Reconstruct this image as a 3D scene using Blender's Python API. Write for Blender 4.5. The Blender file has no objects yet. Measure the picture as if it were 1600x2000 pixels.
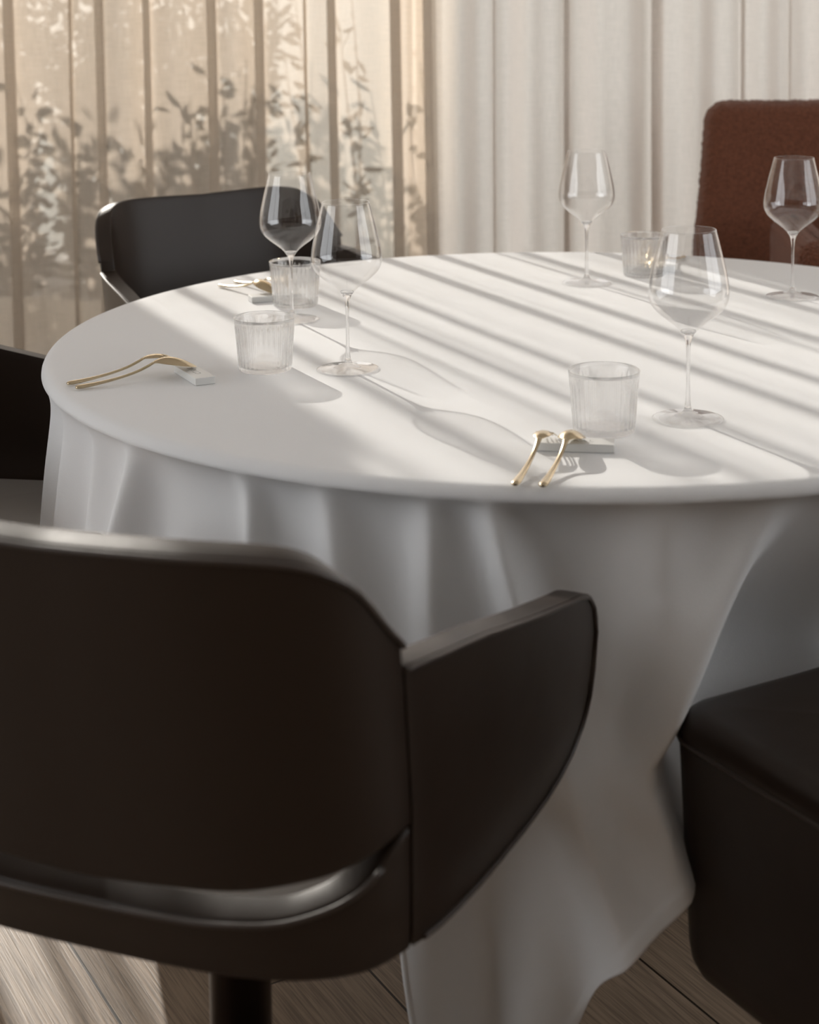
import bpy, bmesh, math, random
from mathutils import Vector, Matrix, noise
PI = math.pi
S = bpy.context.scene
COL = S.collection
random.seed(7)

# ------------------------------------------------------------------ camera
CAM_H = 1.2921; PITCH = 0.1042; ROLL = 0.0106; FPX = 3325.0
cam = bpy.data.cameras.new('camera'); cam_o = bpy.data.objects.new('camera', cam); COL.objects.link(cam_o)
cam.sensor_fit = 'VERTICAL'; cam.sensor_height = 36.0; cam.lens = FPX / 2000 * 36
cam.shift_y = -(1000 - 294.4) / 2000
d_ = Vector((0, math.cos(PITCH), -math.sin(PITCH))); u_ = Vector((0, math.sin(PITCH), math.cos(PITCH))); r_ = Vector((1, 0, 0))
rr = r_ * math.cos(ROLL) - u_ * math.sin(ROLL); uu = r_ * math.sin(ROLL) + u_ * math.cos(ROLL)
M = Matrix.Identity(4)
for i in range(3):
    M[i][0] = rr[i]; M[i][1] = uu[i]; M[i][2] = -d_[i]
M[2][3] = CAM_H
cam_o.matrix_world = M
cam.clip_start = 0.05
cam.dof.use_dof = True; cam.dof.focus_distance = 2.32; cam.dof.aperture_fstop = 5.2
S.camera = cam_o

# ------------------------------------------------------------------ light
w = bpy.data.worlds.new('world'); S.world = w; w.use_nodes = True
bg = w.node_tree.nodes['Background']
bg.inputs['Color'].default_value = (0.965, 0.98, 1.0, 1); bg.inputs['Strength'].default_value = 2.7
sun = bpy.data.lights.new('sun', 'SUN'); sun_o = bpy.data.objects.new('sun', sun); COL.objects.link(sun_o)
sun.energy = 10.0; sun.angle = math.radians(0.68); sun.color = (1.0, 0.955, 0.89)
SUN_AZ = math.radians(25.2); SUN_EL = math.radians(24.2)
sd = Vector((math.sin(SUN_AZ) * math.cos(SUN_EL), -math.cos(SUN_AZ) * math.cos(SUN_EL), -math.sin(SUN_EL)))
sun_o.rotation_euler = sd.to_track_quat('-Z', 'Y').to_euler()
sun_o.location = (-2.5, 8, 4)
S.view_settings.view_transform = 'Standard'; S.view_settings.look = 'None'
S.view_settings.exposure = 0.34; S.view_settings.gamma = 1.0; S.view_settings.use_curve_mapping = False

# ------------------------------------------------------------------ helpers
def link(o, parent=None):
    COL.objects.link(o)
    if parent is not None: o.parent = parent
    return o
def tag(o, label=None, cat=None, group=None, kind=None):
    if label: o['label'] = label
    if cat: o['category'] = cat
    if group: o['group'] = group
    if kind: o['kind'] = kind
    return o
def empty(name, loc=(0, 0, 0), rz=0.0):
    o = bpy.data.objects.new(name, None); link(o); o.location = loc; o.rotation_euler = (0, 0, rz)
    o.empty_display_size = 0.05
    return o
def mesh(name, verts, faces, mat, parent=None, smooth=True, fix=True):
    me = bpy.data.meshes.new(name); me.from_pydata([tuple(v) for v in verts], [], faces)
    if fix:
        bm = bmesh.new(); bm.from_mesh(me)
        bmesh.ops.recalc_face_normals(bm, faces=bm.faces); bm.to_mesh(me); bm.free()
    if smooth:
        for p in me.polygons: p.use_smooth = True
    o = bpy.data.objects.new(name, me); me.materials.append(mat); link(o, parent)
    return o
def bevel(o, w=0.006, seg=3, ang=40):
    m = o.modifiers.new('bevel', 'BEVEL'); m.width = w; m.segments = seg; m.limit_method = 'ANGLE'; m.angle_limit = math.radians(ang)
    return o
def box_data(x0, x1, y0, y1, z0, z1):
    v = [(x0, y0, z0), (x1, y0, z0), (x1, y1, z0), (x0, y1, z0), (x0, y0, z1), (x1, y0, z1), (x1, y1, z1), (x0, y1, z1)]
    f = [(0, 3, 2, 1), (4, 5, 6, 7), (0, 1, 5, 4), (1, 2, 6, 5), (2, 3, 7, 6), (3, 0, 4, 7)]
    return v, f
def box(name, x0, x1, y0, y1, z0, z1, mat, parent=None, bev=0.0):
    v, f = box_data(x0, x1, y0, y1, z0, z1)
    o = mesh(name, v, f, mat, parent, smooth=False)
    if bev: bevel(o, bev, 3)
    return o
def lathe(name, prof, mat, parent=None, n=64, rfun=None, closed=False):
    # prof: list of (r, z); r==0 at ends closes with a pole
    V = []; F = []; rings = []
    for k, (r, z) in enumerate(prof):
        if r < 1e-6:
            rings.append([len(V)]); V.append((0, 0, z))
        else:
            ring = []
            for i in range(n):
                a = 2 * PI * i / n; q = r if rfun is None else rfun(k, a, r, z)
                ring.append(len(V)); V.append((q * math.cos(a), q * math.sin(a), z))
            rings.append(ring)
    m = len(rings)
    for k in range(m if closed else m - 1):
        A = rings[k]; B = rings[(k + 1) % m]
        if len(A) == 1 and len(B) == 1: continue
        for i in range(n):
            j = (i + 1) % n
            if len(A) == 1: F.append((A[0], B[j], B[i]))
            elif len(B) == 1: F.append((A[i], A[j], B[0]))
            else: F.append((A[i], A[j], B[j], B[i]))
    return mesh(name, V, F, mat, parent)
def sm(a, b, x):
    if a == b: return 0.0 if x < a else 1.0
    t = max(0.0, min(1.0, (x - a) / (b - a))); return t * t * (3 - 2 * t)
def interp(pts, x):
    if x <= pts[0][0]: return pts[0][1]
    for (a, b), (c, d) in zip(pts, pts[1:]):
        if x <= c: return b + (d - b) * (x - a) / (c - a)
    return pts[-1][1]
def sinterp(pts, x, k=.014):
    return (interp(pts, x - 2 * k) + 2 * interp(pts, x - k) + 2 * interp(pts, x) + 2 * interp(pts, x + k) + interp(pts, x + 2 * k)) / 8
def catmull(pts, n):
    out = []
    P = [pts[0]] + list(pts) + [pts[-1]]
    for i in range(1, len(P) - 2):
        p0, p1, p2, p3 = P[i - 1], P[i], P[i + 1], P[i + 2]
        for k in range(n):
            t = k / n
            out.append(tuple(0.5 * (2 * b + (c - a) * t + (2 * a - 5 * b + 4 * c - d) * t * t + (-a + 3 * b - 3 * c + d) * t ** 3) for a, b, c, d in zip(p0, p1, p2, p3)))
    out.append(tuple(pts[-1])); return out
def tube(name, pts, r, mat, parent=None, n=8, closed=False):
    V = []; F = []; m = len(pts); P = [Vector(p) for p in pts]
    prev = None
    for i, p in enumerate(P):
        t = (P[(i + 1) % m] - P[i - 1]) if (closed or 0 < i < m - 1) else (P[1] - P[0] if i == 0 else P[-1] - P[-2])
        t.normalize()
        a = t.cross(Vector((0, 0, 1)))
        if a.length < 0.2: a = t.cross(Vector((1, 0, 0)))
        a.normalize()
        if prev is not None and a.dot(prev) < 0: a = -a
        prev = a
        b = t.cross(a)
        for k in range(n):
            c = 2 * PI * k / n; V.append(tuple(p + (a * math.cos(c) + b * math.sin(c)) * r))
    for i in range(m if closed else m - 1):
        j = (i + 1) % m
        for k in range(n):
            l = (k + 1) % n; F.append((i * n + k, i * n + l, j * n + l, j * n + k))
    if not closed:
        F.append(tuple(range(n))); F.append(tuple((m - 1) * n + k for k in range(n - 1, -1, -1)))
    return mesh(name, V, F, mat, parent)
def copy_tree(o, parent=None):
    c = o.copy(); COL.objects.link(c)
    if parent is not None: c.parent = parent
    for ch in list(o.children): copy_tree(ch, c)
    return c

# ------------------------------------------------------------------ materials
def new_mat(name):
    m = bpy.data.materials.new(name); m.use_nodes = True
    nt = m.node_tree; nt.nodes.clear(); out = nt.nodes.new('ShaderNodeOutputMaterial')
    return m, nt, out
def N(nt, t, **kw):
    n = nt.nodes.new(t)
    for k, v in kw.items():
        if k in n.inputs: n.inputs[k].default_value = v
        else: setattr(n, k, v)
    return n
def math_node(nt, op, a, b=None):
    n = nt.nodes.new('ShaderNodeMath'); n.operation = op
    for i, x in enumerate((a, b)):
        if x is None: continue
        if isinstance(x, (int, float)): n.inputs[i].default_value = x
        else: nt.links.new(x, n.inputs[i])
    return n.outputs[0]
def coords(nt, scale=(1, 1, 1), kind='Object', rot=(0, 0, 0)):
    tc = nt.nodes.new('ShaderNodeTexCoord'); mp = nt.nodes.new('ShaderNodeMapping')
    mp.inputs['Scale'].default_value = scale; mp.inputs['Rotation'].default_value = rot
    nt.links.new(tc.outputs[kind], mp.inputs['Vector']); return mp.outputs[0]
def principled(name, col, rough=0.5, metal=0.0, spec=0.5, bump=0.0, bscale=200.0, sheen=0.0, vary=0.0, vscale=5.0, bdist=0.002, coat=0.0):
    m, nt, out = new_mat(name)
    b = nt.nodes.new('ShaderNodeBsdfPrincipled'); nt.links.new(b.outputs[0], out.inputs[0])
    b.inputs['Base Color'].default_value = (*col, 1); b.inputs['Roughness'].default_value = rough; b.inputs['Metallic'].default_value = metal
    b.inputs['Specular IOR Level'].default_value = spec; b.inputs['Sheen Weight'].default_value = sheen
    b.inputs['Coat Weight'].default_value = coat
    v = coords(nt)
    if vary:
        n = N(nt, 'ShaderNodeTexNoise'); n.inputs['Scale'].default_value = vscale; n.inputs['Detail'].default_value = 3
        nt.links.new(v, n.inputs['Vector'])
        r = nt.nodes.new('ShaderNodeMapRange'); r.inputs['To Min'].default_value = 1 - vary; r.inputs['To Max'].default_value = 1 + vary
        nt.links.new(n.outputs[0], r.inputs[0])
        mx = nt.nodes.new('ShaderNodeVectorMath'); mx.operation = 'SCALE'; mx.inputs[0].default_value = col; nt.links.new(r.outputs[0], mx.inputs['Scale'])
        nt.links.new(mx.outputs[0], b.inputs['Base Color'])
    if bump:
        n = N(nt, 'ShaderNodeTexNoise'); n.inputs['Scale'].default_value = bscale; n.inputs['Detail'].default_value = 2
        nt.links.new(v, n.inputs['Vector'])
        bp = nt.nodes.new('ShaderNodeBump'); bp.inputs['Strength'].default_value = bump; bp.inputs['Distance'].default_value = bdist
        nt.links.new(n.outputs[0], bp.inputs['Height']); nt.links.new(bp.outputs[0], b.inputs['Normal'])
    return m

def leather_mat(name, col, rough=0.42, spec=0.5):
    m, nt, out = new_mat(name)
    b = nt.nodes.new('ShaderNodeBsdfPrincipled'); nt.links.new(b.outputs[0], out.inputs[0])
    b.inputs['Base Color'].default_value = (*col, 1); b.inputs['Roughness'].default_value = rough
    b.inputs['Specular IOR Level'].default_value = spec
    v = coords(nt)
    vo = nt.nodes.new('ShaderNodeTexVoronoi'); vo.inputs['Scale'].default_value = 900; nt.links.new(v, vo.inputs['Vector'])
    bp = nt.nodes.new('ShaderNodeBump'); bp.inputs['Strength'].default_value = 0.12; bp.inputs['Distance'].default_value = 0.0006
    nt.links.new(vo.outputs['Distance'], bp.inputs['Height'])
    no = nt.nodes.new('ShaderNodeTexNoise'); no.inputs['Scale'].default_value = 7; no.inputs['Detail'].default_value = 3; nt.links.new(v, no.inputs['Vector'])
    b2 = nt.nodes.new('ShaderNodeBump'); b2.inputs['Strength'].default_value = 0.25; b2.inputs['Distance'].default_value = 0.006
    nt.links.new(no.outputs[0], b2.inputs['Height']); nt.links.new(bp.outputs[0], b2.inputs['Normal']); nt.links.new(b2.outputs[0], b.inputs['Normal'])
    return m
LEATHER = leather_mat('dark_brown_leather', (0.024, 0.015, 0.010), 0.40, 0.33)
SEATLEATHER = leather_mat('seat_leather_painted_sheen', (0.27, 0.25, 0.23), 0.36, 0.6)  # pale base colour stands in for light glancing off the dark seat
DARKWALL = principled('dark_wall_panel', (0.16, 0.13, 0.105), 0.7, vary=0.15, vscale=6)
PIPING = leather_mat('leather_piping', (0.042, 0.030, 0.024), 0.36, 0.6)
BRONZE = principled('dark_bronze', (0.05, 0.032, 0.022), 0.38, 0.85)
GOLD = principled('champagne_gold', (0.60, 0.50, 0.345), 0.22, 1.0, bump=0.03, bscale=400, bdist=0.0005)
BOUCLE = principled('rust_boucle', (0.165, 0.064, 0.036), 0.95, spec=0.1, sheen=0.2, bump=0.9, bscale=260, vary=0.55, vscale=170, bdist=0.004)
PORCELAIN = principled('white_porcelain', (0.74, 0.74, 0.72), 0.45, bump=0.05, bscale=90)
INK = principled('grey_ink', (0.45, 0.45, 0.43), 0.7)
WALLM = principled('wall_plaster', (0.62, 0.605, 0.59), 0.9, bump=0.15, bscale=60, vary=0.04, vscale=3)
CEILM = principled('ceiling_plaster', (0.74, 0.735, 0.725), 0.9, bump=0.1, bscale=60)
WOODT = principled('table_wood', (0.10, 0.06, 0.035), 0.5, vary=0.3, vscale=9)
def leaf_mat():
    m, nt, out = new_mat('leaf_green'); d = nt.nodes.new('ShaderNodeBsdfDiffuse')
    n = nt.nodes.new('ShaderNodeTexNoise'); n.inputs['Scale'].default_value = 20; nt.links.new(coords(nt), n.inputs['Vector'])
    r = nt.nodes.new('ShaderNodeValToRGB'); r.color_ramp.elements[0].color = (0.016, 0.021, 0.010, 1); r.color_ramp.elements[1].color = (0.026, 0.032, 0.015, 1)
    nt.links.new(n.outputs[0], r.inputs[0]); nt.links.new(r.outputs[0], d.inputs[0]); nt.links.new(d.outputs[0], out.inputs[0]); return m
LEAF = leaf_mat()
STEMM = principled('stem_brown', (0.10, 0.07, 0.045), 0.8, vary=0.2, vscale=20)
POTM = principled('planter_concrete', (0.45, 0.43, 0.40), 0.85, bump=0.2, bscale=80, vary=0.08, vscale=12)
PAVE = principled('terrace_grass', (0.036, 0.038, 0.026), 0.85, bump=0.2, bscale=30, vary=0.06, vscale=4)
EXTW = principled('exterior_render', (0.36, 0.35, 0.34), 0.9, bump=0.2, bscale=40, vary=0.04, vscale=3)

def cloth_mat():
    m, nt, out = new_mat('white_table_linen')
    b = nt.nodes.new('ShaderNodeBsdfPrincipled'); nt.links.new(b.outputs[0], out.inputs[0])
    b.inputs['Base Color'].default_value = (0.815, 0.82, 0.825, 1); b.inputs['Roughness'].default_value = 0.85
    b.inputs['Specular IOR Level'].default_value = 0.2; b.inputs['Sheen Weight'].default_value = 0.08
    v = coords(nt)
    n1 = nt.nodes.new('ShaderNodeTexNoise'); n1.inputs['Scale'].default_value = 1; n1.inputs['Detail'].default_value = 2
    v1 = coords(nt, (900, 260, 400)); nt.links.new(v1, n1.inputs['Vector'])
    n2 = nt.nodes.new('ShaderNodeTexNoise'); n2.inputs['Scale'].default_value = 7; n2.inputs['Detail'].default_value = 4; nt.links.new(v, n2.inputs['Vector'])
    b1 = nt.nodes.new('ShaderNodeBump'); b1.inputs['Strength'].default_value = 0.25; b1.inputs['Distance'].default_value = 0.0006
    nt.links.new(n1.outputs[0], b1.inputs['Height'])
    b2 = nt.nodes.new('ShaderNodeBump'); b2.inputs['Strength'].default_value = 0.10; b2.inputs['Distance'].default_value = 0.006
    nt.links.new(n2.outputs[0], b2.inputs['Height']); nt.links.new(b1.outputs[0], b2.inputs['Normal']); nt.links.new(b2.outputs[0], b.inputs['Normal'])
    return m
CLOTH = cloth_mat()

def curtain_mat(name, refl, trans, see, seecol):
    # open-weave linen: part open holes, part thread that reflects and passes light
    m, nt, out = new_mat(name)
    tr = nt.nodes.new('ShaderNodeBsdfTransparent'); tr.inputs[0].default_value = (*seecol, 1)
    tl = nt.nodes.new('ShaderNodeBsdfTranslucent'); tl.inputs[0].default_value = (*trans, 1)
    df = nt.nodes.new('ShaderNodeBsdfDiffuse'); df.inputs[0].default_value = (*refl, 1)
    a = nt.nodes.new('ShaderNodeAddShader')
    nt.links.new(tl.outputs[0], a.inputs[0]); nt.links.new(df.outputs[0], a.inputs[1])
    tc = nt.nodes.new('ShaderNodeTexCoord')
    def nz(scale, rough=0.5):
        mp = nt.nodes.new('ShaderNodeMapping'); mp.inputs['Scale'].default_value = scale
        nt.links.new(tc.outputs['UV'], mp.inputs['Vector'])
        n = nt.nodes.new('ShaderNodeTexNoise'); n.inputs['Scale'].default_value = 1.0; n.inputs['Detail'].default_value = 3; n.inputs['Roughness'].default_value = rough
        nt.links.new(mp.outputs[0], n.inputs['Vector']); return n.outputs[0]
    s1 = nz((330, 22, 1)); s2 = nz((22, 330, 1)); s3 = nz((40, 3.0, 1))
    x = math_node(nt, 'ADD', s1, s2); x = math_node(nt, 'SUBTRACT', x, 1.0); x = math_node(nt, 'MULTIPLY', x, 0.22)
    y = math_node(nt, 'SUBTRACT', s3, 0.5); y = math_node(nt, 'MULTIPLY', y, 0.10)
    x = math_node(nt, 'ADD', x, y); x = math_node(nt, 'ADD', x, see)
    lw = nt.nodes.new('ShaderNodeLayerWeight'); lw.inputs['Blend'].default_value = 0.5   # Facing = 1 - |cos|
    c = math_node(nt, 'SUBTRACT', 1.0, lw.outputs['Facing']); c = math_node(nt, 'MAXIMUM', c, 0.12)
    inv = math_node(nt, 'DIVIDE', 1.0, c)
    x = math_node(nt, 'MAXIMUM', x, 0.02); x = math_node(nt, 'POWER', x, inv)       # Beer-like: thicker thread path when grazing
    mx = nt.nodes.new('ShaderNodeMixShader'); nt.links.new(x, mx.inputs[0]); nt.links.new(a.outputs[0], mx.inputs[1]); nt.links.new(tr.outputs[0], mx.inputs[2])
    nt.links.new(mx.outputs[0], out.inputs[0])
    return m
CURT_L = curtain_mat('warm_linen_sheer', (0.50, 0.45, 0.38), (0.142, 0.118, 0.096), 0.305, (1.0, 0.985, 0.96))
CURT_R = curtain_mat('pale_linen_sheer', (0.50, 0.47, 0.43), (0.285, 0.258, 0.236), 0.18, (1.0, 0.98, 0.96))

def thin_glass_group(nt, strength=1.0):
    lw = nt.nodes.new('ShaderNodeLayerWeight'); lw.inputs['Blend'].default_value = 0.5
    p = math_node(nt, 'POWER', lw.outputs['Facing'], 5.0); p = math_node(nt, 'MULTIPLY', p, 0.96 * strength); p = math_node(nt, 'ADD', p, 0.04)
    gl = nt.nodes.new('ShaderNodeBsdfGlossy'); gl.inputs['Roughness'].default_value = 0.0; gl.inputs[0].default_value = (1, 1, 1, 1)
    tr = nt.nodes.new('ShaderNodeBsdfTransparent'); tr.inputs[0].default_value = (0.985, 0.985, 0.985, 1)
    mx = nt.nodes.new('ShaderNodeMixShader'); nt.links.new(p, mx.inputs[0]); nt.links.new(tr.outputs[0], mx.inputs[1]); nt.links.new(gl.outputs[0], mx.inputs[2])
    return mx
def thin_glass():
    m, nt, out = new_mat('thin_crystal'); g = thin_glass_group(nt); nt.links.new(g.outputs[0], out.inputs[0]); return m
def solid_glass(name, thin=0.0):
    m, nt, out = new_mat(name)
    b = nt.nodes.new('ShaderNodeBsdfGlass'); b.inputs['IOR'].default_value = 1.48; b.inputs['Roughness'].default_value = 0.0
    if thin > 0:
        g = thin_glass_group(nt); mx = nt.nodes.new('ShaderNodeMixShader'); mx.inputs[0].default_value = thin
        nt.links.new(b.outputs[0], mx.inputs[1]); nt.links.new(g.outputs[0], mx.inputs[2]); nt.links.new(mx.outputs[0], out.inputs[0])
    else: nt.links.new(b.outputs[0], out.inputs[0])
    return m
THIN = thin_glass(); SOLID = solid_glass('solid_crystal', 0.25); FOOTG = solid_glass('foot_crystal', 0.55); RIBG = solid_glass('ribbed_glass', 0.5)

def floor_mat():
    m, nt, out = new_mat('oak_floorboards')
    b = nt.nodes.new('ShaderNodeBsdfPrincipled'); nt.links.new(b.outputs[0], out.inputs[0]); b.inputs['Roughness'].default_value = 0.45
    rz = math.radians(61.0)
    v = coords(nt, (1, 1, 1), 'Object', (0, 0, rz))
    br = nt.nodes.new('ShaderNodeTexBrick'); br.inputs['Scale'].default_value = 1.0; br.offset = 0.37
    br.inputs['Brick Width'].default_value = 1.9; br.inputs['Row Height'].default_value = 0.16; br.inputs['Mortar Size'].default_value = 0.0018
    br.inputs['Color1'].default_value = (0.35, 0.255, 0.178, 1); br.inputs['Color2'].default_value = (0.30, 0.216, 0.148, 1); br.inputs['Mortar'].default_value = (0.03, 0.018, 0.01, 1)
    nt.links.new(v, br.inputs['Vector'])
    mp = nt.nodes.new('ShaderNodeMapping'); mp.inputs['Scale'].default_value = (9, 260, 20); nt.links.new(v, mp.inputs['Vector'])
    n = nt.nodes.new('ShaderNodeTexNoise'); n.inputs['Scale'].default_value = 1; n.inputs['Detail'].default_value = 4; n.inputs['Distortion'].default_value = 0.6; nt.links.new(mp.outputs[0], n.inputs['Vector'])
    cr = nt.nodes.new('ShaderNodeMapRange'); cr.inputs['From Min'].default_value = 0.35; cr.inputs['From Max'].default_value = 0.6; cr.inputs['To Min'].default_value = 0.62; cr.inputs['To Max'].default_value = 1.1
    nt.links.new(n.outputs[0], cr.inputs[0])
    mx = nt.nodes.new('ShaderNodeVectorMath'); mx.operation = 'SCALE'; nt.links.new(br.outputs['Color'], mx.inputs[0]); nt.links.new(cr.outputs[0], mx.inputs['Scale'])
    nt.links.new(mx.outputs[0], b.inputs['Base Color'])
    bp = nt.nodes.new('ShaderNodeBump'); bp.inputs['Strength'].default_value = 0.3; bp.inputs['Distance'].default_value = 0.001
    nt.links.new(n.outputs[0], bp.inputs['Height']); nt.links.new(bp.outputs[0], b.inputs['Normal'])
    return m
FLOORM = floor_mat()

# ------------------------------------------------------------------ room shell
CY = 4.2                      # curtain plane
XL, XR, YB, YW, ZC = -3.4, 3.6, -3.2, 4.55, 3.0
tag(box('floor', XL, XR, YB, YW, -0.1, 0.0, FLOORM), kind='structure')
tag(box('ceiling', XL, XR, YB, YW + 0.2, ZC, ZC + 0.12, CEILM), kind='structure')
def pierced_wall(name, x0, x1, wy0, wy1, wz0, wz1):
    V = []; F = []
    for b in ((x0, x1, YB, wy0, 0, ZC), (x0, x1, wy1, YW + .2, 0, ZC), (x0, x1, wy0, wy1, 0, wz0), (x0, x1, wy0, wy1, wz1, ZC)):
        v, f = box_data(*b); F += [tuple(i + len(V) for i in q) for q in f]; V += v
    tag(mesh(name, V, F, WALLM, smooth=False), kind='structure')
def window_frame(name, x, wy0, wy1, wz0, wz1):
    V = []; F = []; e = .05
    for b in ((x, x + .06, wy0, wy0 + e, wz0, wz1), (x, x + .06, wy1 - e, wy1, wz0, wz1), (x, x + .06, wy0 + e, wy1 - e, wz0, wz0 + e), (x, x + .06, wy0 + e, wy1 - e, wz1 - e, wz1), (x, x + .06, (wy0 + wy1) / 2 - e / 2, (wy0 + wy1) / 2 + e / 2, wz0 + e, wz1 - e)):
        v, f = box_data(*b); F += [tuple(i + len(V) for i in q) for q in f]; V += v
    tag(mesh(name, V, F, BRONZE, smooth=False), kind='structure')
pierced_wall('wall_left', XL - .15, XL, -0.8, 2.6, .7, 2.5); window_frame('window_added_left', XL - .1, -0.8, 2.6, .7, 2.5)  # unseen left window added to light the tablecloth skirt
pierced_wall('wall_right', XR, XR + .15, -0.8, 2.6, .7, 2.5); window_frame('window_added_right', XR + .04, -0.8, 2.6, .7, 2.5)  # right window likewise added as fill light for the skirt
tag(box('wall_rear', XL - 0.15, XR + 0.15, YB - 0.15, YB, 0, ZC, DARKWALL), kind='structure')
# window wall: wide opening with frame, plus an unseen band added to block sun
wv = []; wf = []
for bx in ((XL, -3.0, YW, YW + 0.2, 0, ZC), (3.0, XR, YW, YW + 0.2, 0, ZC), (-3.0, 3.0, YW, YW + 0.2, 2.82, ZC), (-3.0, -1.37, YW, YW + 0.2, 1.56, 2.13)):  # last box: added band that keeps sun off the table's left side
    v, f = box_data(*bx); wf += [tuple(i + len(wv) for i in q) for q in f]; wv += v
tag(mesh('wall_back', wv, wf, WALLM, smooth=False), kind='structure')
wv = []; wf = []
for bx in ((-3.0, -2.94, YW, YW + 0.08, 0.0, 2.82), (2.94, 3.0, YW, YW + 0.08, 0.0, 2.82), (-2.94, 2.94, YW, YW + 0.08, 2.78, 2.82), (-2.94, 2.94, YW, YW + 0.08, 0.0, 0.04)):
    v, f = box_data(*bx); wf += [tuple(i + len(wv) for i in q) for q in f]; wv += v
tag(mesh('window_1', wv, wf, BRONZE, smooth=False), kind='structure')

# outside: terrace, unseen wall added to shade the right-hand curtain
tag(box('terrace', -60, 60, YW + .2, 160, -0.25, -0.02, PAVE), kind='structure')
tag(box('wall_added_shade', -0.005, 0.085, CY + 0.12, YW + 3.2, -0.02, 3.6, EXTW), kind='structure')

# ------------------------------------------------------------------ curtains
def curtain(name, x0, x1, ybase, bands, waves, mat, label, seed, top=2.86):
    rnd = random.Random(seed)
    # plan curve: walk along x, doubling the cloth back on itself at every fold band
    bands = sorted(bands)
    pts = []; x = x0; step = 0.006
    def wave(x): return sum(a * math.sin(2 * PI * x / l + p) for a, l, p in waves)
    bi = 0
    while x < x1:
        if bi < len(bands) and x >= bands[bi][0]:
            bx, bw, bd = bands[bi]; bi += 1
            # S loop: forward to bx+bw, back to bx, forward again; toward the room by bd
            n = 9
            for k in range(n + 1):
                t = k / n; pts.append((bx + bw * (sm(0, 1, t)), ybase + wave(bx) - bd * 0.5 * sm(0, 1, t)))
            for k in range(1, n + 1):
                t = k / n; pts.append((bx + bw * (1 - sm(0, 1, t)), ybase + wave(bx) - bd * (0.5 + 0.5 * sm(0, 1, t)) ))
            for k in range(1, n + 1):
                t = k / n; pts.append((bx + (bw * 1.12) * sm(0, 1, t), ybase + wave(bx) * (1 - t) + wave(bx + bw) * t - bd * (1 - t * 0.9) * (1 - t * 0.2)))
            x = bx + bw * 1.12 + step
            continue
        pts.append((x, ybase + wave(x))); x += step
    # relax
    for _ in range(2):
        q = pts[:]
        for i in range(1, len(pts) - 1):
            q[i] = ((pts[i - 1][0] + 2 * pts[i][0] + pts[i + 1][0]) / 4, (pts[i - 1][1] + 2 * pts[i][1] + pts[i + 1][1]) / 4)
        pts = q
    L = [0.0]
    for a, b in zip(pts, pts[1:]): L.append(L[-1] + math.hypot(b[0] - a[0], b[1] - a[1]))
    nz = 26; V = []; F = []; UV = []
    for j in range(nz + 1):
        z = 0.012 + (top - 0.012) * j / nz
        for i, (px, py) in enumerate(pts):
            sway = 0.010 * noise.noise(Vector((px * 2.2, z * 0.9, seed))) + 0.004 * noise.noise(Vector((px * 9, z * 1.4, seed + 5)))
            yy = 0.035 * noise.noise(Vector((px * 3.1, z * 0.55, seed + 11)))
            V.append((px + sway, py + yy, z)); UV.append((L[i], z))
    m = len(pts)
    for j in range(nz):
        for i in range(m - 1): F.append((j * m + i, j * m + i + 1, (j + 1) * m + i + 1, (j + 1) * m + i))
    root = empty(name, ((x0 + x1) / 2, ybase, 0)); tag(root, label, 'curtain')
    me = bpy.data.meshes.new('curtain_panel'); me.from_pydata([(a - root.location.x, b - root.location.y, c) for a, b, c in V], [], F)
    uvl = me.uv_layers.new(name='UVMap')
    for lp in me.loops: uvl.data[lp.index].uv = UV[lp.vertex_index]
    for p in me.polygons: p.use_smooth = True
    me.materials.append(mat)
    o = bpy.data.objects.new('curtain_panel', me); link(o, root)
    hv, hf = box_data(-(x1 - x0) / 2, (x1 - x0) / 2, -0.012, 0.012, top - 0.01, top + 0.05)
    mesh('heading_tape', hv, hf, mat, root, smooth=False)
    return root
def cx(px): return (px - 800) / 3325 * CY * 1.0 + (0.003)
LB = [(20, 26, .035), (138, 8, .02), (192, 22, .03), (287, 15, .05), (408, 24, .05), (503, 24, .04), (598, 7, .02), (645, 22, .035), (762, 28, .045), (826, 24, .06)]
left_bands = [(cx(a), .78 * b / 3325 * CY, c) for a, b, c in LB]
rnd = random.Random(3)
x = -1.06 - 0.11
while x > -2.95:
    left_bands.append((x, rnd.uniform(0.008, 0.022), rnd.uniform(.015, .035))); x -= rnd.uniform(0.075, 0.14)
curtain('linen_curtain', -3.0, cx(852), CY - 0.02, left_bands, [(0.012, 0.31, 0.4), (0.006, 0.13, 1.0)], CURT_L,
        'warm beige sheer linen curtain with foliage shadows behind the two left chairs', 3)
RB = [(968, 5, .010), (1102, 12, .02), (1272, 26, .03), (1452, 10, .02), (1548, 5, .012)]
right_bands = [(cx(a), b / 3325 * CY, c) for a, b, c in RB]
x = 1.1
while x < 2.9:
    right_bands.append((x, rnd.uniform(0.012, 0.035), rnd.uniform(.02, .04))); x += rnd.uniform(0.075, 0.14)
curtain('linen_curtain', cx(806), 3.0, CY + 0.03, right_bands, [(0.022, 0.19, 0.4), (0.010, 0.083, 1.0)], CURT_R,
        'pale plain sheer linen curtain behind the rust armchair, no shadows on it', 9)
t = empty('curtain_track', (0, CY, 2.925)); tag(t, 'dark metal curtain track on the ceiling above both linen curtains', 'curtain track')
box('rail', -3.0, 3.0, -0.02, 0.02, 0.0, 0.03, BRONZE, t)
for hx in (-2.7, -1.35, 0, 1.35, 2.7): box('bracket', hx - .01, hx + .01, -0.01, 0.01, 0.03, 0.075, BRONZE, t)

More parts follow.
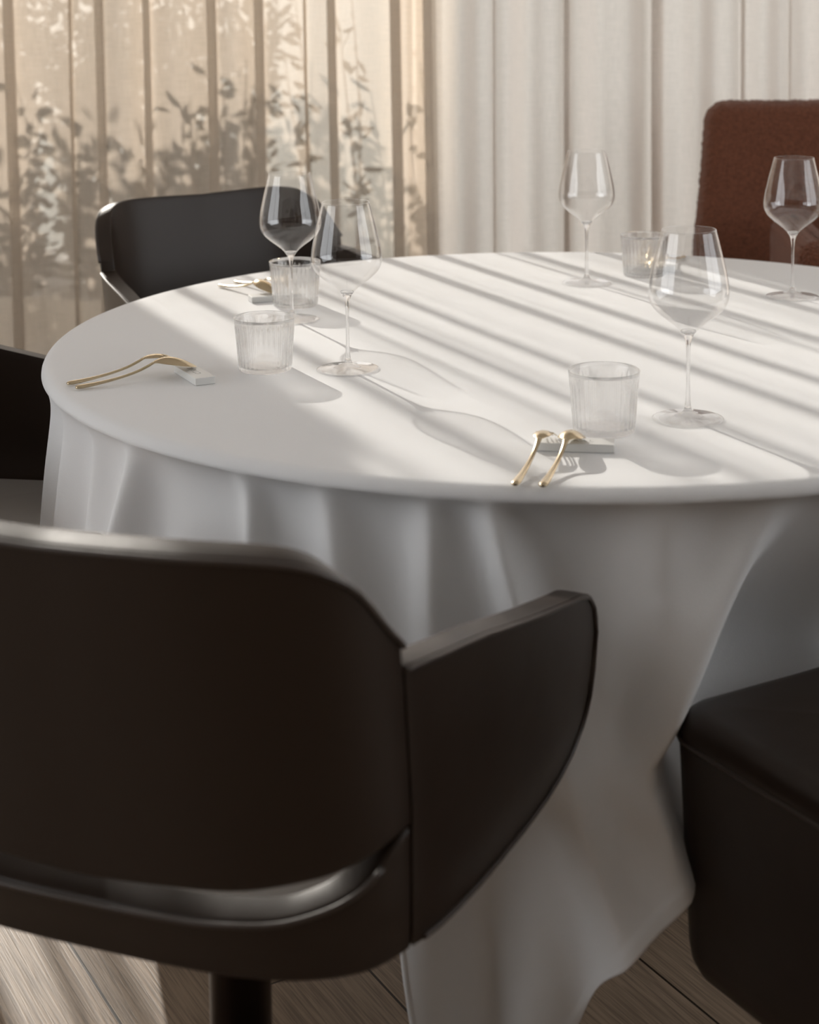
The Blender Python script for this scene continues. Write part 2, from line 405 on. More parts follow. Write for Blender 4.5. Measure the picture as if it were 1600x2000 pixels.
# ------------------------------------------------------------------ table and cloth
TC = (0.2345, 2.5335); TZ = 0.745; TR = 0.778
tb = empty('round_dining_table', (TC[0], TC[1], 0)); tag(tb, 'round dining table hidden under the long white tablecloth', 'table')
lathe('tabletop', [(0, .705), (.74, .705), (.752, .715), (.752, .735), (.745, .741), (0, .741)], WOODT, tb, 128)
lathe('pedestal', [(0, .03), (.09, .03), (.07, .10), (.07, .66), (.16, .705), (0, .705)], WOODT, tb, 48)
lathe('base', [(0, 0), (.33, 0), (.33, .012), (.09, .035), (0, .035)], WOODT, tb, 64)

ridges = [  # angle at the edge, drift (deg per metre of drop), amplitude, width deg
    (198.0, 0, .050, 3.0), (205.5, 0, .052, 2.6), (213.5, -6, .040, 1.9), (221.8, -16, .070, 2.0), (236.3, 6, .050, 1.5), (244.2, 12, .050, 2.0), (253.5, 2, .050, 1.9), (258.4, 22, .075, 1.8), (272.5, 0, .050, 3.6),
    (282.0, -42, .045, 2.4)]
rnd = random.Random(5); a = 292.0
while a < 360 + 198:
    ridges.append((a % 360, rnd.uniform(-10, 10), rnd.uniform(.015, .04), rnd.uniform(2.0, 3.6))); a += rnd.uniform(8, 14)
def adiff(a, b): return (a - b + 180) % 360 - 180
def fold(th, s):
    g = 0.45 * (1 - math.exp(-s / .035)) + 0.55 * (1 - math.exp(-s / .22)) + 0.5 * s; r = -0.034 * (1 - math.exp(-s / .022))
    for t0, k, A, wd in ridges:
        if k == -42: c = t0 - 42 * min(s, .27) + 24 * max(0, s - .29)
        else: c = t0 + k * s
        W = wd * (0.6 + 1.6 * s)
        q = adiff(th, c) / W
        if abs(q) < 4:
            e = math.exp(-0.5 * abs(q) ** 1.7)
            r += A * g * e
    # the seat at the right pushes the cloth inward below the diagonal crease
    c = 282.0 - 42 * min(s, .27) + 24 * max(0, s - .29)
    pu = sm(0.0, 4.0, adiff(th, c)) * (1 - sm(24, 36, adiff(th, c)))
    r -= 0.13 * pu * sm(0.0, 0.26, s)
    # the back left chair is pushed well under the table: the cloth folds in around it
    r -= 0.36 * (1 - sm(27, 37, abs(adiff(th, 131)))) * sm(.040, .075, s)
    # deep lower folds in front
    lo = sm(.22, .6, s)
    r += lo * (0.030 * math.cos(math.radians((th - 262.0) * 30)) * math.exp(-(adiff(th, 263) / 9) ** 2))
    return r
def drop(th):
    q = (th - 258.0 + 45) % 90 - 45
    d = 1.09 / math.cos(math.radians(45 - abs(q))) - TR
    d = min(d, TZ - 0.006)
    if -20 < adiff(th, 258) < 0: d -= 0.22 * sm(3.0, 8.0, -adiff(th, 258))
    d -= .06 * sm(6.5, 11, adiff(th, 258)) * (1 - sm(20, 30, adiff(th, 258)))
    return max(d, .30)
NT = 1080; rr_ = [0.0, .1, .2, .3, .4, .5, .58, .64, .69, .72, .74]
V = [(TC[0], TC[1], TZ)]; F = []
prof = []
RB_ = 0.016
for r in rr_[1:]: prof.append(('t', r))
NC = 6
for k in range(NC + 1): prof.append(('c', k / NC))
NSK = 110
for k in range(1, NSK + 1): prof.append(('s', (k / NSK) ** 1.15))
for kd, q in prof:
    for i in range(NT):
        th = 360.0 * i / NT; a = math.radians(th)
        if kd == 't':
            r = q; z = TZ + 0.0004 * noise.noise(Vector((math.cos(a) * r * 6, math.sin(a) * r * 6, 1)))
        elif kd == 'c':
            b = q * PI / 2; r = TR - RB_ + RB_ * math.sin(b); z = TZ - RB_ + RB_ * math.cos(b)
        else:
            s = q * (drop(th) - RB_); r = TR + fold(th, s) ; z = TZ - RB_ - s
            if q > 0.985 - 0.0 * s or (drop(th) - RB_) - s < 0.022: r += 0.0016
            # fold leans sideways a touch lower down
            a = math.radians(th + 0.9 * math.sin(math.radians(th * 37)) * sm(.3, .7, s) * 0.6)
        V.append((TC[0] + r * math.cos(a), TC[1] + r * math.sin(a), z))
for i in range(NT): F.append((0, 1 + i, 1 + (i + 1) % NT))
for k in range(len(prof) - 1):
    for i in range(NT):
        j = (i + 1) % NT; F.append((1 + k * NT + i, 1 + (k + 1) * NT + i, 1 + (k + 1) * NT + j, 1 + k * NT + j))
cloth = mesh('tablecloth', V, F, CLOTH)
sol = cloth.modifiers.new('thickness', 'SOLIDIFY'); sol.thickness = 0.0012; sol.offset = -1
tag(cloth, 'long white linen tablecloth draped over the round table', 'tablecloth')

# ------------------------------------------------------------------ glassware
def ring_inner(outer, t):
    out = []
    for i, (r, z) in enumerate(outer):
        p = outer[max(i - 1, 0)]; n = outer[min(i + 1, len(outer) - 1)]
        dx, dz = n[0] - p[0], n[1] - p[1]; l = math.hypot(dx, dz) or 1
        out.append((max(r - t * dz / l, 0.0005), z + t * dx / l))
    return out
def wine_glass(loc, rz, lean=0):
    root = empty('wine_glass', (*loc, TZ), rz)
    foot = [(0, 0.0008), (.030, .0004), (.0425, 0.0), (.0438, .0010), (.0425, .0022), (.034, .0032), (.022, .0046), (.012, .0066), (.0062, .0100), (.0042, .0150), (0, .0152)]
    foot = [foot[0]] + catmull(foot[1:-1], 3) + [foot[-1]]
    lathe('foot', foot, FOOTG, root, 72)
    stem = [(.0040, .0150), (.0030, .024), (.0023, .045), (.0022, .070), (.0027, .088), (.0042, .0985), (.0066, .1050), (.0095, .1092), (.0085, .1108), (.004, .1075)]
    st = catmull(stem, 3)
    lathe('stem', [(0, .0148)] + st + [(0, .1060)], SOLID, root, 32)
    b = [(.0093, .1092), (.0150, .1148), (.0230, .1212), (.0330, .1288), (.0420, .1372), (.0468, .1450), (.0490, .1540), (.0487, .1640), (.0470, .1760), (.0440, .1900), (.0405, .2050), (.0362, .2220), (.0330, .2345)]
    b = catmull(b, 4); inn = ring_inner(b, 0.0010)
    inn = [(r, z) for r, z in inn]
    prof = b + [(b[-1][0] - .0005, b[-1][1] + .0005)] + inn[::-1]
    lathe('bowl', prof, THIN, root, 96, closed=True)
    return root
g0 = wine_glass((-0.0885, 2.3189), 0.0)
tag(g0, 'tall crystal wine glass on the left side, nearer of the two overlapping there', 'wine glass', 'crystal wine glasses on the tablecloth')
glass_spots = [((-0.1897, 2.6632), 'crystal wine glass in front of the back left chair, farther of the left pair'),
    ((0.3373, 2.0381), 'largest looking wine glass, nearest the front edge, right of the near tumbler'),
    ((0.3092, 2.9545), 'crystal wine glass standing alone at the far edge against the pale curtain'),
    ((0.6389, 2.8108), 'crystal wine glass at the right picture edge in front of the rust armchair')]
for (x, y), lb in glass_spots:
    g = copy_tree(g0); g.location = (x, y, TZ); g['label'] = lb; g.rotation_euler.z = x * 7

def tumbler(loc, rz):
    H = .0745; NR = 34
    outer = [(.0350, 0.0), (.0362, .0008), (.0368, .0028), (.0376, .0100), (.0388, .025), (.0403, .045), (.0417, .062), (.0424, .069), (.0428, H - .0006)]
    outer = catmull(outer, 3)
    V_ = []
    def rf(k, a, r, z):
        if k >= nout: return r
        amp = 0.0010 * sm(0.001, 0.006, z) * (1 - sm(.058, .067, z)) 
        return r - amp * (1 - abs(math.cos(a * NR / 2))) * 1.0
    prof = [(0, 0.0014), (.030, .0012)] + outer
    nout = len(prof)
    inner = [(.04225, H + .0001), (.0413, .069), (.0404, .060), (.0389, .045), (.0374, .025), (.0362, .0105), (.0350, .0068), (.0320, .0052), (0, .0048)]
    return lathe('tumbler', prof + inner, RIBG, None, NR * 10, rf)
t0 = tumbler((0, 0), 0); t0.location = (-.204, 2.327, TZ)
tag(t0, 'ribbed glass tumbler on the left, beside the cutlery near the table edge', 'tumbler', 'ribbed glass tumblers on the tablecloth')
for (x, y), lb in [((-.192, 2.785), 'ribbed glass tumbler in front of the leather chair by the curtain'),
                   ((.229, 1.990), 'ribbed glass tumbler nearest the front, just behind the white cutlery block'),
                   ((.421, 3.030), 'ribbed glass tumbler at the far edge, partly behind the largest wine glass')]:
    c = t0.copy(); COL.objects.link(c); c.location = (x, y, TZ); c['label'] = lb; c.rotation_euler.z = x * 5

# ------------------------------------------------------------------ cutlery rests
def block(loc, rz, label):
    o = box('cutlery_rest', -.045, .045, -.014, .014, 0, .010, PORCELAIN, None, .0008)
    root = o; root.location = (*loc, TZ + .0003); root.rotation_euler.z = rz
    tag(root, label, 'cutlery rest', 'white cutlery rests')
    cu = bpy.data.curves.new('lettering', 'FONT'); cu.body = 'CTRAL'; cu.size = 0.012; cu.extrude = 0.00012; cu.align_x = 'CENTER'; cu.align_y = 'CENTER'; cu.space_character = 1.25
    to = bpy.data.objects.new('lettering', cu); COL.objects.link(to)
    dg = bpy.context.evaluated_depsgraph_get(); me = bpy.data.meshes.new_from_object(to.evaluated_get(dg)); bpy.data.objects.remove(to)
    me.materials.clear(); me.materials.append(INK)
    l = bpy.data.objects.new('lettering', me); link(l, root); l.location = (0, 0, .0101)
    l['label'] = 'faint grey lettering'
    return root

# ------------------------------------------------------------------ cutlery
def loft(name, st, mat, parent, n=16):
    # st: (y, z, half_width, half_thick, cup, x)
    V = []; F = []
    for (y, z, w_, t_, c, x0) in st:
        for k in range(n):
            a = 2 * PI * k / n; u = math.cos(a); v = math.sin(a)
            V.append((x0 + w_ * u * (1.15 if name == 'handle' else 1), y, z - c * u * u + t_ * v * (0.55 + 0.45 * math.sqrt(max(0, 1 - u * u)))))
    m = len(st)
    for i in range(m - 1):
        for k in range(n):
            l = (k + 1) % n; F.append((i * n + k, i * n + l, (i + 1) * n + l, (i + 1) * n + k))
    F.append(tuple(range(n - 1, -1, -1))); F.append(tuple((m - 1) * n + k for k in range(n)))
    return V, F
HAND = [(0.000, .0032, .0014, .0010, 0, 0), (0.0015, .0033, .0034, .0022, 0, 0), (0.006, .0036, .0044, .0028, 0, 0), (.018, .0042, .0042, .0026, 0, 0), (.040, .0062, .0033, .0021, 0, 0), (.065, .0098, .0025, .0018, 0, 0), (.085, .0142, .0022, .0019, 0, 0), (.100, .0195, .0024, .0020, 0, 0), (.110, .0240, .0034, .0016, 0, 0)]
def spoon(loc, rz, label, roll=0.0):
    root = empty('dessert_spoon', (*loc, TZ + 0.0006), rz); root.rotation_euler.y = roll
    tag(root, label, 'spoon', 'gold spoons')
    v, f = loft('handle', catmull(HAND, 3), GOLD, root); mesh('handle', v, f, GOLD, root)
    B = [(.109, .0237, .0032, .0014, 0, 0), (.114, .0262, .0075, .0010, .0022, 0), (.121, .0285, .0120, .0008, .0058, 0), (.131, .0290, .0148, .0008, .0082, 0), (.142, .0266, .0152, .0008, .0084, 0), (.152, .0226, .0138, .0008, .0066, 0), (.161, .0176, .0108, .0008, .0038, 0), (.168, .0133, .0062, .0008, .0012, 0), (.1705, .0118, .0020, .0007, 0, 0)]
    v, f = loft('bowl', catmull(B, 4), GOLD, root, 32); mesh('bowl', v, f, GOLD, root)
    return root
def fork(loc, rz, label, roll=0.0):
    root = empty('dessert_fork', (*loc, TZ + 0.0006), rz); root.rotation_euler.y = roll
    tag(root, label, 'fork', 'gold forks')
    v, f = loft('handle', catmull(HAND, 3), GOLD, root); mesh('handle', v, f, GOLD, root)
    B = [(.109, .0237, .0032, .0014, 0, 0), (.114, .0256, .0070, .0010, .0012, 0), (.121, .0270, .0098, .0009, .0026, 0), (.131, .0270, .0105, .0009, .0032, 0), (.137, .0258, .0105, .0009, .0032, 0)]
    VV, FF = loft('head', catmull(B, 3), GOLD, root, 24)
    for k in range(4):
        x0 = -.0084 + .0056 * k; dz = -.0030 * (x0 / .0105) ** 2
        T = [(.1355, .0262 + dz, .0017, .0009, 0, x0), (.145, .0232 + dz, .0014, .0009, 0, x0 * .98), (.155, .0185 + dz * .7, .0012, .0008, 0, x0 * .95), (.164, .0140 + dz * .3, .0010, .0007, 0, x0 * .92), (.168, .0120, .0004, .0004, 0, x0 * .9)]
        v, f = loft('t', T, GOLD, root, 8); FF += [tuple(i + len(VV) for i in q) for q in f]; VV += v
    mesh('tines', VV, FF, GOLD, root)
    return root
def aim(a, b): return math.atan2(b[1] - a[1], b[0] - a[0]) - PI / 2
# left setting
block((-.297, 2.279), math.atan2(.072, -.036), 'white cutlery rest at the left, beside the ribbed tumbler')
spoon((-.447, 2.216), aim((-.447, 2.216), (-.305, 2.292)), 'gold spoon at the left table edge, face down, nearer of that pair')
fork((-.463, 2.239), aim((-.463, 2.239), (-.324, 2.321)), 'gold fork at the left table edge lying just behind a gold spoon')
# back left setting
block((-.228, 2.832), math.atan2(.020, .06), 'white cutlery rest behind the left pair of wine glasses')
spoon((-.338, 2.958), aim((-.338, 2.958), (-.243, 2.846)), 'gold spoon by the dark chair at the curtain, its bowl face down on the block')
fork((-.314, 2.992), aim((-.314, 2.992), (-.212, 2.862)), 'gold fork by the dark chair at the curtain, crossing behind a spoon', 0)
# near setting
block((.187, 1.9115), math.atan2(-.012, .08), 'white cutlery rest in front of the near ribbed tumbler')
fork((.108, 1.766), aim((.108, 1.766), (.160, 1.925)), 'gold fork at the front edge, left of the near spoon')
spoon((.137, 1.760), aim((.137, 1.760), (.190, 1.918)), 'gold spoon at the front edge, right of the near fork')
# far setting
block((.440, 3.080), math.atan2(-.024, .08), 'white cutlery rest at the far edge, behind the far tumbler')
spoon((.522, 3.205), aim((.522, 3.205), (.455, 3.085)), 'gold spoon at the far edge, its handle pointing to the rust armchair')
fork((.492, 3.225), aim((.492, 3.225), (.420, 3.095)), 'gold fork at the far edge, seen through the far tumbler')

# ------------------------------------------------------------------ tub chair
# local axes: +y is where the sitter faces, +x the sitter's right when seen from behind
PLAN = [(0, -.262), (.06, -.262), (.12, -.259), (.17, -.250), (.215, -.230), (.248, -.200), (.266, -.165), (.277, -.12), (.286, -.05), (.292, .03), (.297, .11), (.300, .18), (.301, .25)]
PC = catmull(PLAN, 8)
ARC = [0.0]
for a_, b_ in zip(PC, PC[1:]): ARC.append(ARC[-1] + math.hypot(b_[0] - a_[0], b_[1] - a_[1]))
UC = None
for p_, s_ in zip(PC, ARC):
    if p_[0] >= .262 and UC is None: UC = s_
def plan(s):
    sg = 1 if s >= 0 else -1; s = abs(s)
    for i in range(len(ARC) - 1):
        if s <= ARC[i + 1] or i == len(ARC) - 2:
            t = (s - ARC[i]) / (ARC[i + 1] - ARC[i]); t = max(0, min(1, t))
            return sg * (PC[i][0] + (PC[i + 1][0] - PC[i][0]) * t), PC[i][1] + (PC[i + 1][1] - PC[i][1]) * t
def shell_pt(s, z):
    x, y = plan(s)
    back = 1 - sm(-.225, -.06, y)
    lean = (z - .47)
    y2 = y - back * lean * .20
    x2 = x * (1 - .24 * max(0, .62 - z) * sm(.02, .25, abs(x)) + .12 * max(0, z - .62) * (1 - .6 * back))
    # gentle tuck at the underside
    tuck = sm(.535, .462, z)
    y2 += .012 * tuck * (1 - sm(-.2, .1, y)); x2 *= (1 - .02 * tuck)
    return Vector((x2, y2, z))
SMAX = ARC[-1]
S_END = SMAX
def z_top_back(s):
    return sinterp([(-.2, .853), (0, .853), (.10, .856), (.17, .857), (.215, .853), (.25, .837), (.275, .809), (UC - .004, .750), (.5, .738)], abs(s), .010)
def z_arm_top(y): return interp([(-.20, .746), (-.15, .738), (.05, .692), (.14, .673), (.180, .665), (.210, .655), (.232, .637), (.245, .612), (.251, .590)], y)
def z_arm_bot(y): return interp([(-.20, .472), (.06, .468), (.12, .469), (.16, .473), (.20, .483), (.228, .503), (.243, .535), (.251, .575)], y)
def z_gap_top(s): return sinterp([(0, .546), (.14, .556), (.22, .572), (.26, .584), (UC, .600), (UC + .1, .600)], abs(s), .010)
def z_gap_bot(s): return sinterp([(0, .524), (.10, .525), (.18, .533), (.235, .550), (.262, .568), (.275, .586), (UC, .600), (UC + .1, .600)], abs(s), .010)
def z_bot(s): return interp([(0, .462), (.25, .463), (UC, .470)], abs(s))
def slab(name, ss, zlo, zhi, thick, mat, parent, nv=26, puff=0.0):
    V = []; F = []; n = len(ss)
    def pt(s, v):
        lo, hi = zlo(s), zhi(s); return shell_pt(s, lo + (hi - lo) * v)
    for side in (0, 1):
        for s in ss:
            for j in range(nv + 1):
                v = j / nv; p = pt(s, v)
                e = .012
                tu = pt(s + e, v) - pt(s - e, v); tv = pt(s, min(1, v + .03)) - pt(s, max(0, v - .03))
                if tv.length < 1e-5: tv = Vector((0, 0, 1))
                nn = tu.cross(tv).normalized()
                p0 = p + nn * puff * (math.sin(PI * v) ** .7) if puff else p
                if side: p0 = p - nn * thick
                V.append(p0)
    m = nv + 1; off = n * m
    for i in range(n - 1):
        for j in range(nv):
            a = i * m + j; F.append((a, a + m, a + m + 1, a + 1)); b = off + a; F.append((b, b + 1, b + m + 1, b + m))
    for i in range(n - 1):
        a = i * m; F.append((a, off + a, off + a + m, a + m)); a = i * m + nv; F.append((a, a + m, off + a + m, off + a))
    for i, fl in ((0, 0), (n - 1, 1)):
        for j in range(nv):
            a = i * m + j; q = (a, a + 1, off + a + 1, off + a); F.append(q if not fl else q[::-1])
    o = mesh(name, V, F, mat, parent); bevel(o, .009, 4, 50); return o
def lin(a, b, n): return [a + (b - a) * i / n for i in range(n + 1)]
def y_of(s): return plan(s)[1]
def rounded_prism(name, xw, y0, y1, z0, z1, rc, re, mat, parent, crown=0.0, bot_r=None, taper=0.0, n_c=8, cx_=0.0):
    # rounded rectangle plan with rolled top edge and optional rolled bottom edge
    def outline(ins):
        P = []; r = max(rc - ins, .004)
        X0, X1, Y0, Y1 = cx_ - xw + ins, cx_ + xw - ins, y0 + ins, y1 - ins
        for (ccx, ccy, a0) in ((X1 - r, Y1 - r, 0), (X0 + r, Y1 - r, 90), (X0 + r, Y0 + r, 180), (X1 - r, Y0 + r, 270)):
            for k in range(n_c + 1):
                a = math.radians(a0 + 90 * k / n_c); P.append((ccx + r * math.cos(a), ccy + r * math.sin(a)))
        return P
    lay = []
    br = bot_r or .01
    for k in range(6):
        a = PI / 2 * k / 5; lay.append((br * (1 - math.sin(a)) + taper, z0 + br * (1 - math.cos(a))))
    for k in range(1, 5): lay.append((taper * (1 - k / 5), z0 + br + (z1 - re - z0 - br) * k / 5))
    for k in range(7):
        a = PI / 2 * k / 6; lay.append((re * (1 - math.cos(a)), z1 - re + re * math.sin(a)))
    hw = min(xw, (y1 - y0) / 2)
    for k in range(1, 6): lay.append((re + (hw - re) * .92 * k / 5, z1 + crown * math.sin(PI / 2 * k / 5)))
    V = []; F = []
    n = len(outline(0)); V += [(cx_, (y0 + y1) / 2, z0)]
    for ins, z in lay:
        V += [(x, y, z) for x, y in outline(ins)]
    V.append((cx_, (y0 + y1) / 2, z1 + crown))
    for i in range(n): F.append((0, 1 + (i + 1) % n, 1 + i))
    for k in range(len(lay) - 1):
        for i in range(n):
            j = (i + 1) % n; a = 1 + k * n; b = 1 + (k + 1) * n; F.append((a + i, a + j, b + j, b + i))
    a = 1 + (len(lay) - 1) * n; t = len(V) - 1
    for i in range(n): F.append((a + i, a + (i + 1) % n, t))
    return mesh(name, V, F, mat, parent)
def rect_loop(xw, y0, y1, z, rc, n_c=8):
    P = []
    for (ccx, ccy, a0) in ((xw - rc, y1 - rc, 0), (-xw + rc, y1 - rc, 90), (-xw + rc, y0 + rc, 180), (xw - rc, y0 + rc, 270)):
        for k in range(n_c + 1):
            a = math.radians(a0 + 90 * k / n_c); P.append((ccx + rc * math.cos(a), ccy + rc * math.sin(a), z))
    return P
def swivel(root, ztop, r=.031):
    lathe('column', [(0, .010), (r, .010), (r, ztop - .01), (.07, ztop - .002), (.07, ztop), (0, ztop)], BRONZE, root, 40)
    lathe('base_plate', [(0, 0), (.235, 0), (.238, .004), (.232, .010), (.04, .016), (0, .016)], BRONZE, root, 72)
def tub_chair():
    root = empty('tub_chair')
    bp = slab('backrest', lin(-UC, UC, 56), z_gap_top, z_top_back, .026, LEATHER, root, 26)
    slab('seat_band', lin(-UC, UC, 56), z_bot, z_gap_bot, .030, LEATHER, root, 12)
    for sg in (1, -1):
        ss = [sg * q for q in lin(UC + .001, S_END - .0005, 44)]
        if sg < 0: ss = ss[::-1]
        slab('armrest', ss, lambda s: z_arm_bot(y_of(s)), lambda s: z_arm_top(y_of(s)), .026, LEATHER, root, 20)
    # piping along outer rims
    def rim(ss, zf, off=.001, up=0.0): 
        out = []
        for s in ss:
            p = shell_pt(s, zf(s) - .0035 + up); q1 = shell_pt(s + .01, zf(s)); q0 = shell_pt(s - .01, zf(s)); t = (q1 - q0); nrm = Vector((t.y, -t.x, 0)).normalized()
            out.append(p + nrm * off)
        return out
    tube('piping', rim(lin(-UC, UC, 70), z_top_back), .0028, PIPING, root)
    for sg in (1, -1):
        ss = [sg * q for q in lin(UC, S_END - .003, 60)]
        top = rim(ss, lambda s: z_arm_top(y_of(s)))
        low = rim(ss[::-1], lambda s: z_arm_bot(y_of(s)) + .007)
        tube('piping', top + low[:-2], .0026, PIPING, root)
    tube('piping', rim(lin(-UC + .03, UC - .03, 60), z_gap_bot, .001), .0026, PIPING, root)
    rounded_prism('seat_pan', .222, -.205, 0.225, .448, .470, .09, .012, LEATHER, root, bot_r=.02)
    tag(rounded_prism('seat_cushion', .234, -.222, .235, 0.462, .491, .075, .016, SEATLEATHER, root, crown=.006), 'leather seat pad, its light sheen painted in as a paler colour')
    swivel(root, .450)
    return root
c0 = tub_chair()
def place(o, x, y, deg, label, group):
    o.location = (x, y, 0); o.rotation_euler = (0, 0, -math.radians(deg)); o['label'] = label; o['category'] = 'chair'; o['group'] = group
GL = 'dark leather tub chairs around the table'
place(c0, -.178, 1.606, 21, 'dark brown leather tub chair in the front left corner, seen from behind', GL)
c1 = copy_tree(c0); place(c1, -.238, 3.11, 146, 'dark brown leather tub chair at the back left, in front of the foliage shadows', GL)
c2 = copy_tree(c0); place(c2, -.77, 2.46, 100, 'dark leather tub chair cut off by the left picture edge, its arm beside the tablecloth', GL)

# ------------------------------------------------------------------ thick-seated chairs
def side_chair():
    root = empty('upholstered_chair')
    rounded_prism('seat', .26, -.25, .24, .20, .517, .055, .028, LEATHER, root, crown=.008, bot_r=.06, taper=.012)
    tube('piping', rect_loop(.2605, -.2505, .2405, .487, .055), .0024, PIPING, root, closed=True)
    b = rounded_prism('backrest', .25, -.045, .045, -.26, .26, .035, .03, LEATHER, root, bot_r=.03)
    b.location = (0, -.235, .70); b.rotation_euler = (math.radians(8), 0, 0)
    swivel(root, .240, .033)
    return root
sc = side_chair()
FA = math.degrees(math.atan2(-.558, .83))
place(sc, .603, 1.662, -29.5, 'dark brown leather chair at the lower right, only its thick piped seat showing', None or 'chairs without arms')
del sc['group']

def fuzzy_prism(name, *a, **k):
    o = rounded_prism(name, *a, **k)
    sb = o.modifiers.new('sub', 'SUBSURF'); sb.subdivision_type = 'SIMPLE'; sb.levels = 3; sb.render_levels = 3
    tx = bpy.data.textures.get('fuzz') or bpy.data.textures.new('fuzz', 'CLOUDS'); tx.noise_scale = 0.007; tx.noise_depth = 1
    dm = o.modifiers.new('fuzz', 'DISPLACE'); dm.texture = tx; dm.strength = .006; dm.mid_level = .5
    return o
def lounge_chair():
    root = empty('high_back_armchair')
    rounded_prism('seat', .17, -.22, .30, .22, .47, .07, .03, BOUCLE, root, crown=.01, bot_r=.05)
    # slightly tapered tall back, built upright then leaned
    n = 40; V = []; F = []
    def back_surface():
        W0, W1, H0, H1, T = .44, .385, .22, 1.0, .055
        nu, nv = 90, 120; P = []
        for side in (1, -1):
            for j in range(nv + 1):
                v = j / nv; z = H0 + (H1 - H0) * v; hw = W0 + (W1 - W0) * sm(.1, 1.1, v)
                for i in range(nu + 1):
                    u = -1 + 2 * i / nu; x = u * hw
                    # rounded corners at top
                    R = .05; dx = max(0, abs(x) - (hw - R)); dz = max(0, z - (H1 - R))
                    zz = z; xx = x
                    if dx > 0 and dz > 0:
                        l = max(dx, dz); q = math.hypot(dx, dz); f = l / q
                        xx = math.copysign((hw - R) + dx * f, x); zz = (H1 - R) + dz * f
                    ed = min(hw - abs(x), H1 - z, z - H0); t = T * math.sqrt(max(0, 1 - (1 - min(ed / .035, 1)) ** 2)) 
                    P.append((xx, side * t, zz))
        return P, nu, nv
    P, nu, nv = back_surface(); m = (nu + 1) * (nv + 1)
    for s in (0, 1):
        for j in range(nv):
            for i in range(nu):
                a = s * m + j * (nu + 1) + i; q = (a, a + 1, a + nu + 2, a + nu + 1); F.append(q if s else q[::-1])
    me = bpy.data.meshes.new('backrest'); me.from_pydata(P, [], F)
    bm = bmesh.new(); bm.from_mesh(me); bmesh.ops.remove_doubles(bm, verts=bm.verts, dist=.0005)
    bmesh.ops.recalc_face_normals(bm, faces=bm.faces); bm.to_mesh(me); bm.free()
    for p in me.polygons: p.use_smooth = True
    me.materials.append(BOUCLE)
    o = bpy.data.objects.new('backrest', me); link(o, root); o.location = (0, -.27, 0); o.rotation_euler = (math.radians(7), 0, 0)
    sb = o.modifiers.new('sub', 'SUBSURF'); sb.subdivision_type = 'SIMPLE'; sb.levels = 1; sb.render_levels = 1
    tx = bpy.data.textures.new('fuzz', 'CLOUDS'); tx.noise_scale = 0.006; tx.noise_depth = 1
    dm = o.modifiers.new('fuzz', 'DISPLACE'); dm.texture = tx; dm.strength = .006; dm.mid_level = .5
    for sg in (1, -1):
        a = rounded_prism('armrest', .045, -.24, .22, .25, .755, .044, .040, BOUCLE, root, bot_r=.02, cx_=sg * .215)
        sb = a.modifiers.new('sub', 'SUBSURF'); sb.subdivision_type = 'SIMPLE'; sb.levels = 3; sb.render_levels = 3
        dm = a.modifiers.new('fuzz', 'DISPLACE'); dm.texture = tx; dm.strength = .006; dm.mid_level = .5
    swivel(root, .225, .035)
    return root
lc = lounge_chair()
place(lc, 1.04, 3.50, 184, 'rust brown fuzzy high-backed armchair at the far right in front of the pale curtain', 'x')
del lc['group']

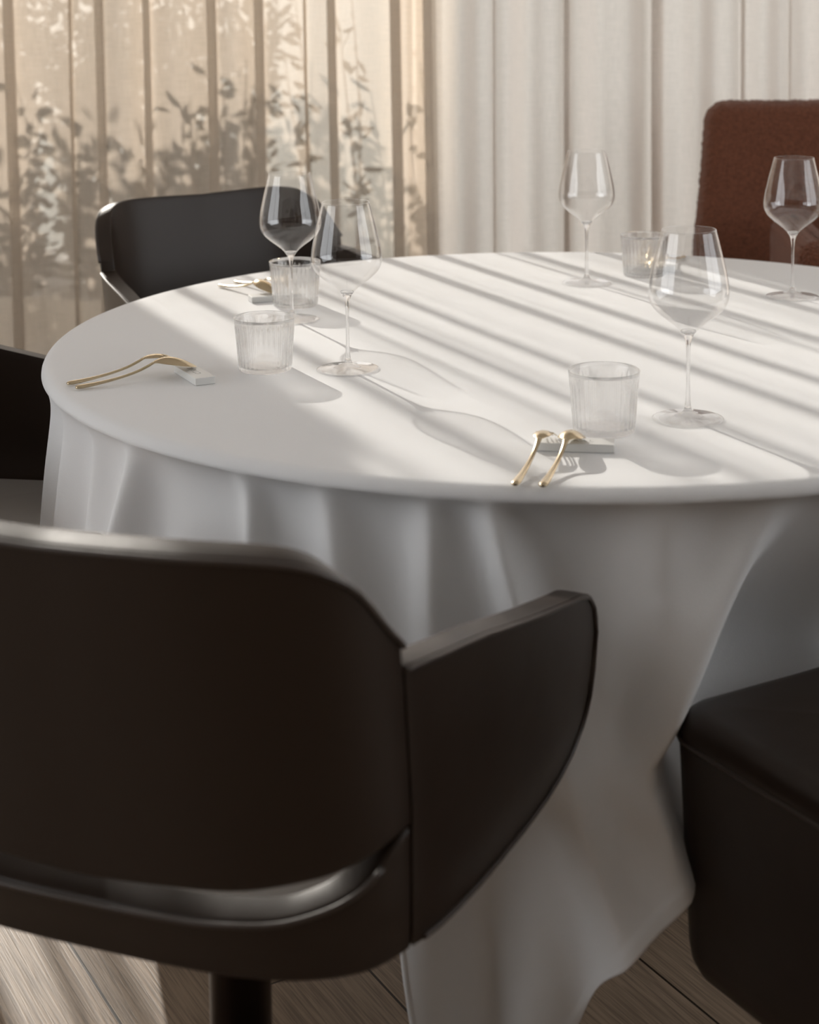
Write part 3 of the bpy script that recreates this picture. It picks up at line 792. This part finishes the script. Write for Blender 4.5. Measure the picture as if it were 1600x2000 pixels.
# ------------------------------------------------------------------ plants on the terrace (they cast the shadows on the curtain)
def shrub(kind, x, y, h, spread, nst, nleaf, ll, seed, label):
    rnd = random.Random(seed)
    root = empty('terrace_shrub', (x, y, -.02)); tag(root, label, 'shrub', 'shrubs outside the window')
    V = []; F = []; LV = []; LF = []
    def seg(p, q, r0, r1):
        d = (q - p); a = d.orthogonal().normalized(); b = d.cross(a).normalized(); o = len(V)
        for c, r in ((p, r0), (q, r1)):
            for k in range(5):
                t = 2 * PI * k / 5; V.append(c + (a * math.cos(t) + b * math.sin(t)) * r)
        for k in range(5):
            l = (k + 1) % 5; F.append((o + k, o + l, o + 5 + l, o + 5 + k))
    def leaf(p, d, L, W):
        d = d.normalized(); a = d.cross(Vector((rnd.uniform(-1, 1), rnd.uniform(-1, 1), rnd.uniform(-.3, 1)))).normalized(); nrm = d.cross(a)
        o = len(LV)
        LV.extend([p, p + d * L * .35 + a * W - nrm * W * .2, p + d * L * .35 - a * W - nrm * W * .2, p + d * L * .75 + a * W * .7 - nrm * W * .6, p + d * L * .75 - a * W * .7 - nrm * W * .6, p + d * L - nrm * W * 1.3])
        LF.extend([(o, o + 2, o + 1), (o + 1, o + 2, o + 4, o + 3), (o + 3, o + 4, o + 5)])
    for s in range(nst):
        a = rnd.uniform(0, 2 * PI); f = rnd.uniform(.0, 1) ** .6
        hh = h * rnd.uniform(.72, 1.0) if s else h
        tip = Vector((math.cos(a) * spread * f, math.sin(a) * spread * .7 * f, hh))
        base = Vector((math.cos(a) * .003, math.sin(a) * .003, .34)); K = 9; pts = []
        for k in range(K + 1):
            t = k / K; p = base.lerp(tip, t); p += Vector((math.sin(t * 3 + s) * .03, math.cos(t * 2.3 + s) * .03, 0)) ; pts.append(p)
        for k in range(K): seg(pts[k], pts[k + 1], .004 * (1 - k / K) + .0012, .004 * (1 - (k + 1) / K) + .0012)
        for q in range(nleaf):
            t = rnd.uniform(.10, 1.0); i = min(int(t * K), K - 1); p = pts[i].lerp(pts[i + 1], t * K - i)
            d = Vector((rnd.gauss(0, 1), rnd.gauss(0, 1), rnd.gauss(.35, .7)))
            if kind == 1: p = p + d.normalized() * rnd.uniform(0, .05)
            leaf(p, d, ll * rnd.uniform(.6, 1.2), ll * (.17 if kind == 0 else .24) * rnd.uniform(.8, 1.2))
    mesh('stems', V, F, STEMM, root, fix=False)
    tag(mesh('leaves', LV, LF, LEAF, root, smooth=False, fix=False), kind='stuff')
    lathe('pot', [(0, 0), (.13, 0), (.17, .40), (.155, .40), (.15, .36), (0, .36)], POTM, root, 28)
# (picture x of the shadow top, picture y of it, distance behind the curtain, kind)
specs = [(-150, 230, 1.0, 1), (15, 235, .62, 1), (95, 300, 1.35, 1), (165, 178, .75, 1), (255, 250, 1.25, 1), (345, 195, .70, 1), (430, 265, 1.35, 1), (500, 115, .75, 1),
         (565, 190, 1.3, 1), (625, 205, .68, 1), (722, 165, .42, 0), (690, 260, 1.2, 1), (812, 128, .40, 0), (790, 300, 1.1, 1)]
order = ['first', 'second', 'third', 'fourth', 'fifth', 'sixth', 'seventh', 'eighth', 'ninth', 'tenth', 'eleventh', 'twelfth', 'thirteenth', 'fourteenth']
rank = {k: i for i, k in enumerate(sorted(range(len(specs)), key=lambda k: (specs[k][0] - 800) / 3325 * CY - .471 * specs[k][2]))}
for k, (px, py, p, kind) in enumerate(specs):
    Xs = (px - 800) / 3325 * CY; Zs = 1.225 - (py) * CY / 3325
    X = Xs - .471 * p; Zp = Zs + .497 * p + .02
    lb = ('airy upright shrub with sparse narrow leaves outside the window' if kind == 0 else 'bushy leafy shrub in a pot outside the window') + ', %s from the left' % order[rank[k]]
    if kind == 0: shrub(0, X, CY + p, Zp, .05, 2, 26, .060, 50 + k, lb)
    else: shrub(1, X, CY + p, Zp, .19, 12, 62, .050, 50 + k, lb)
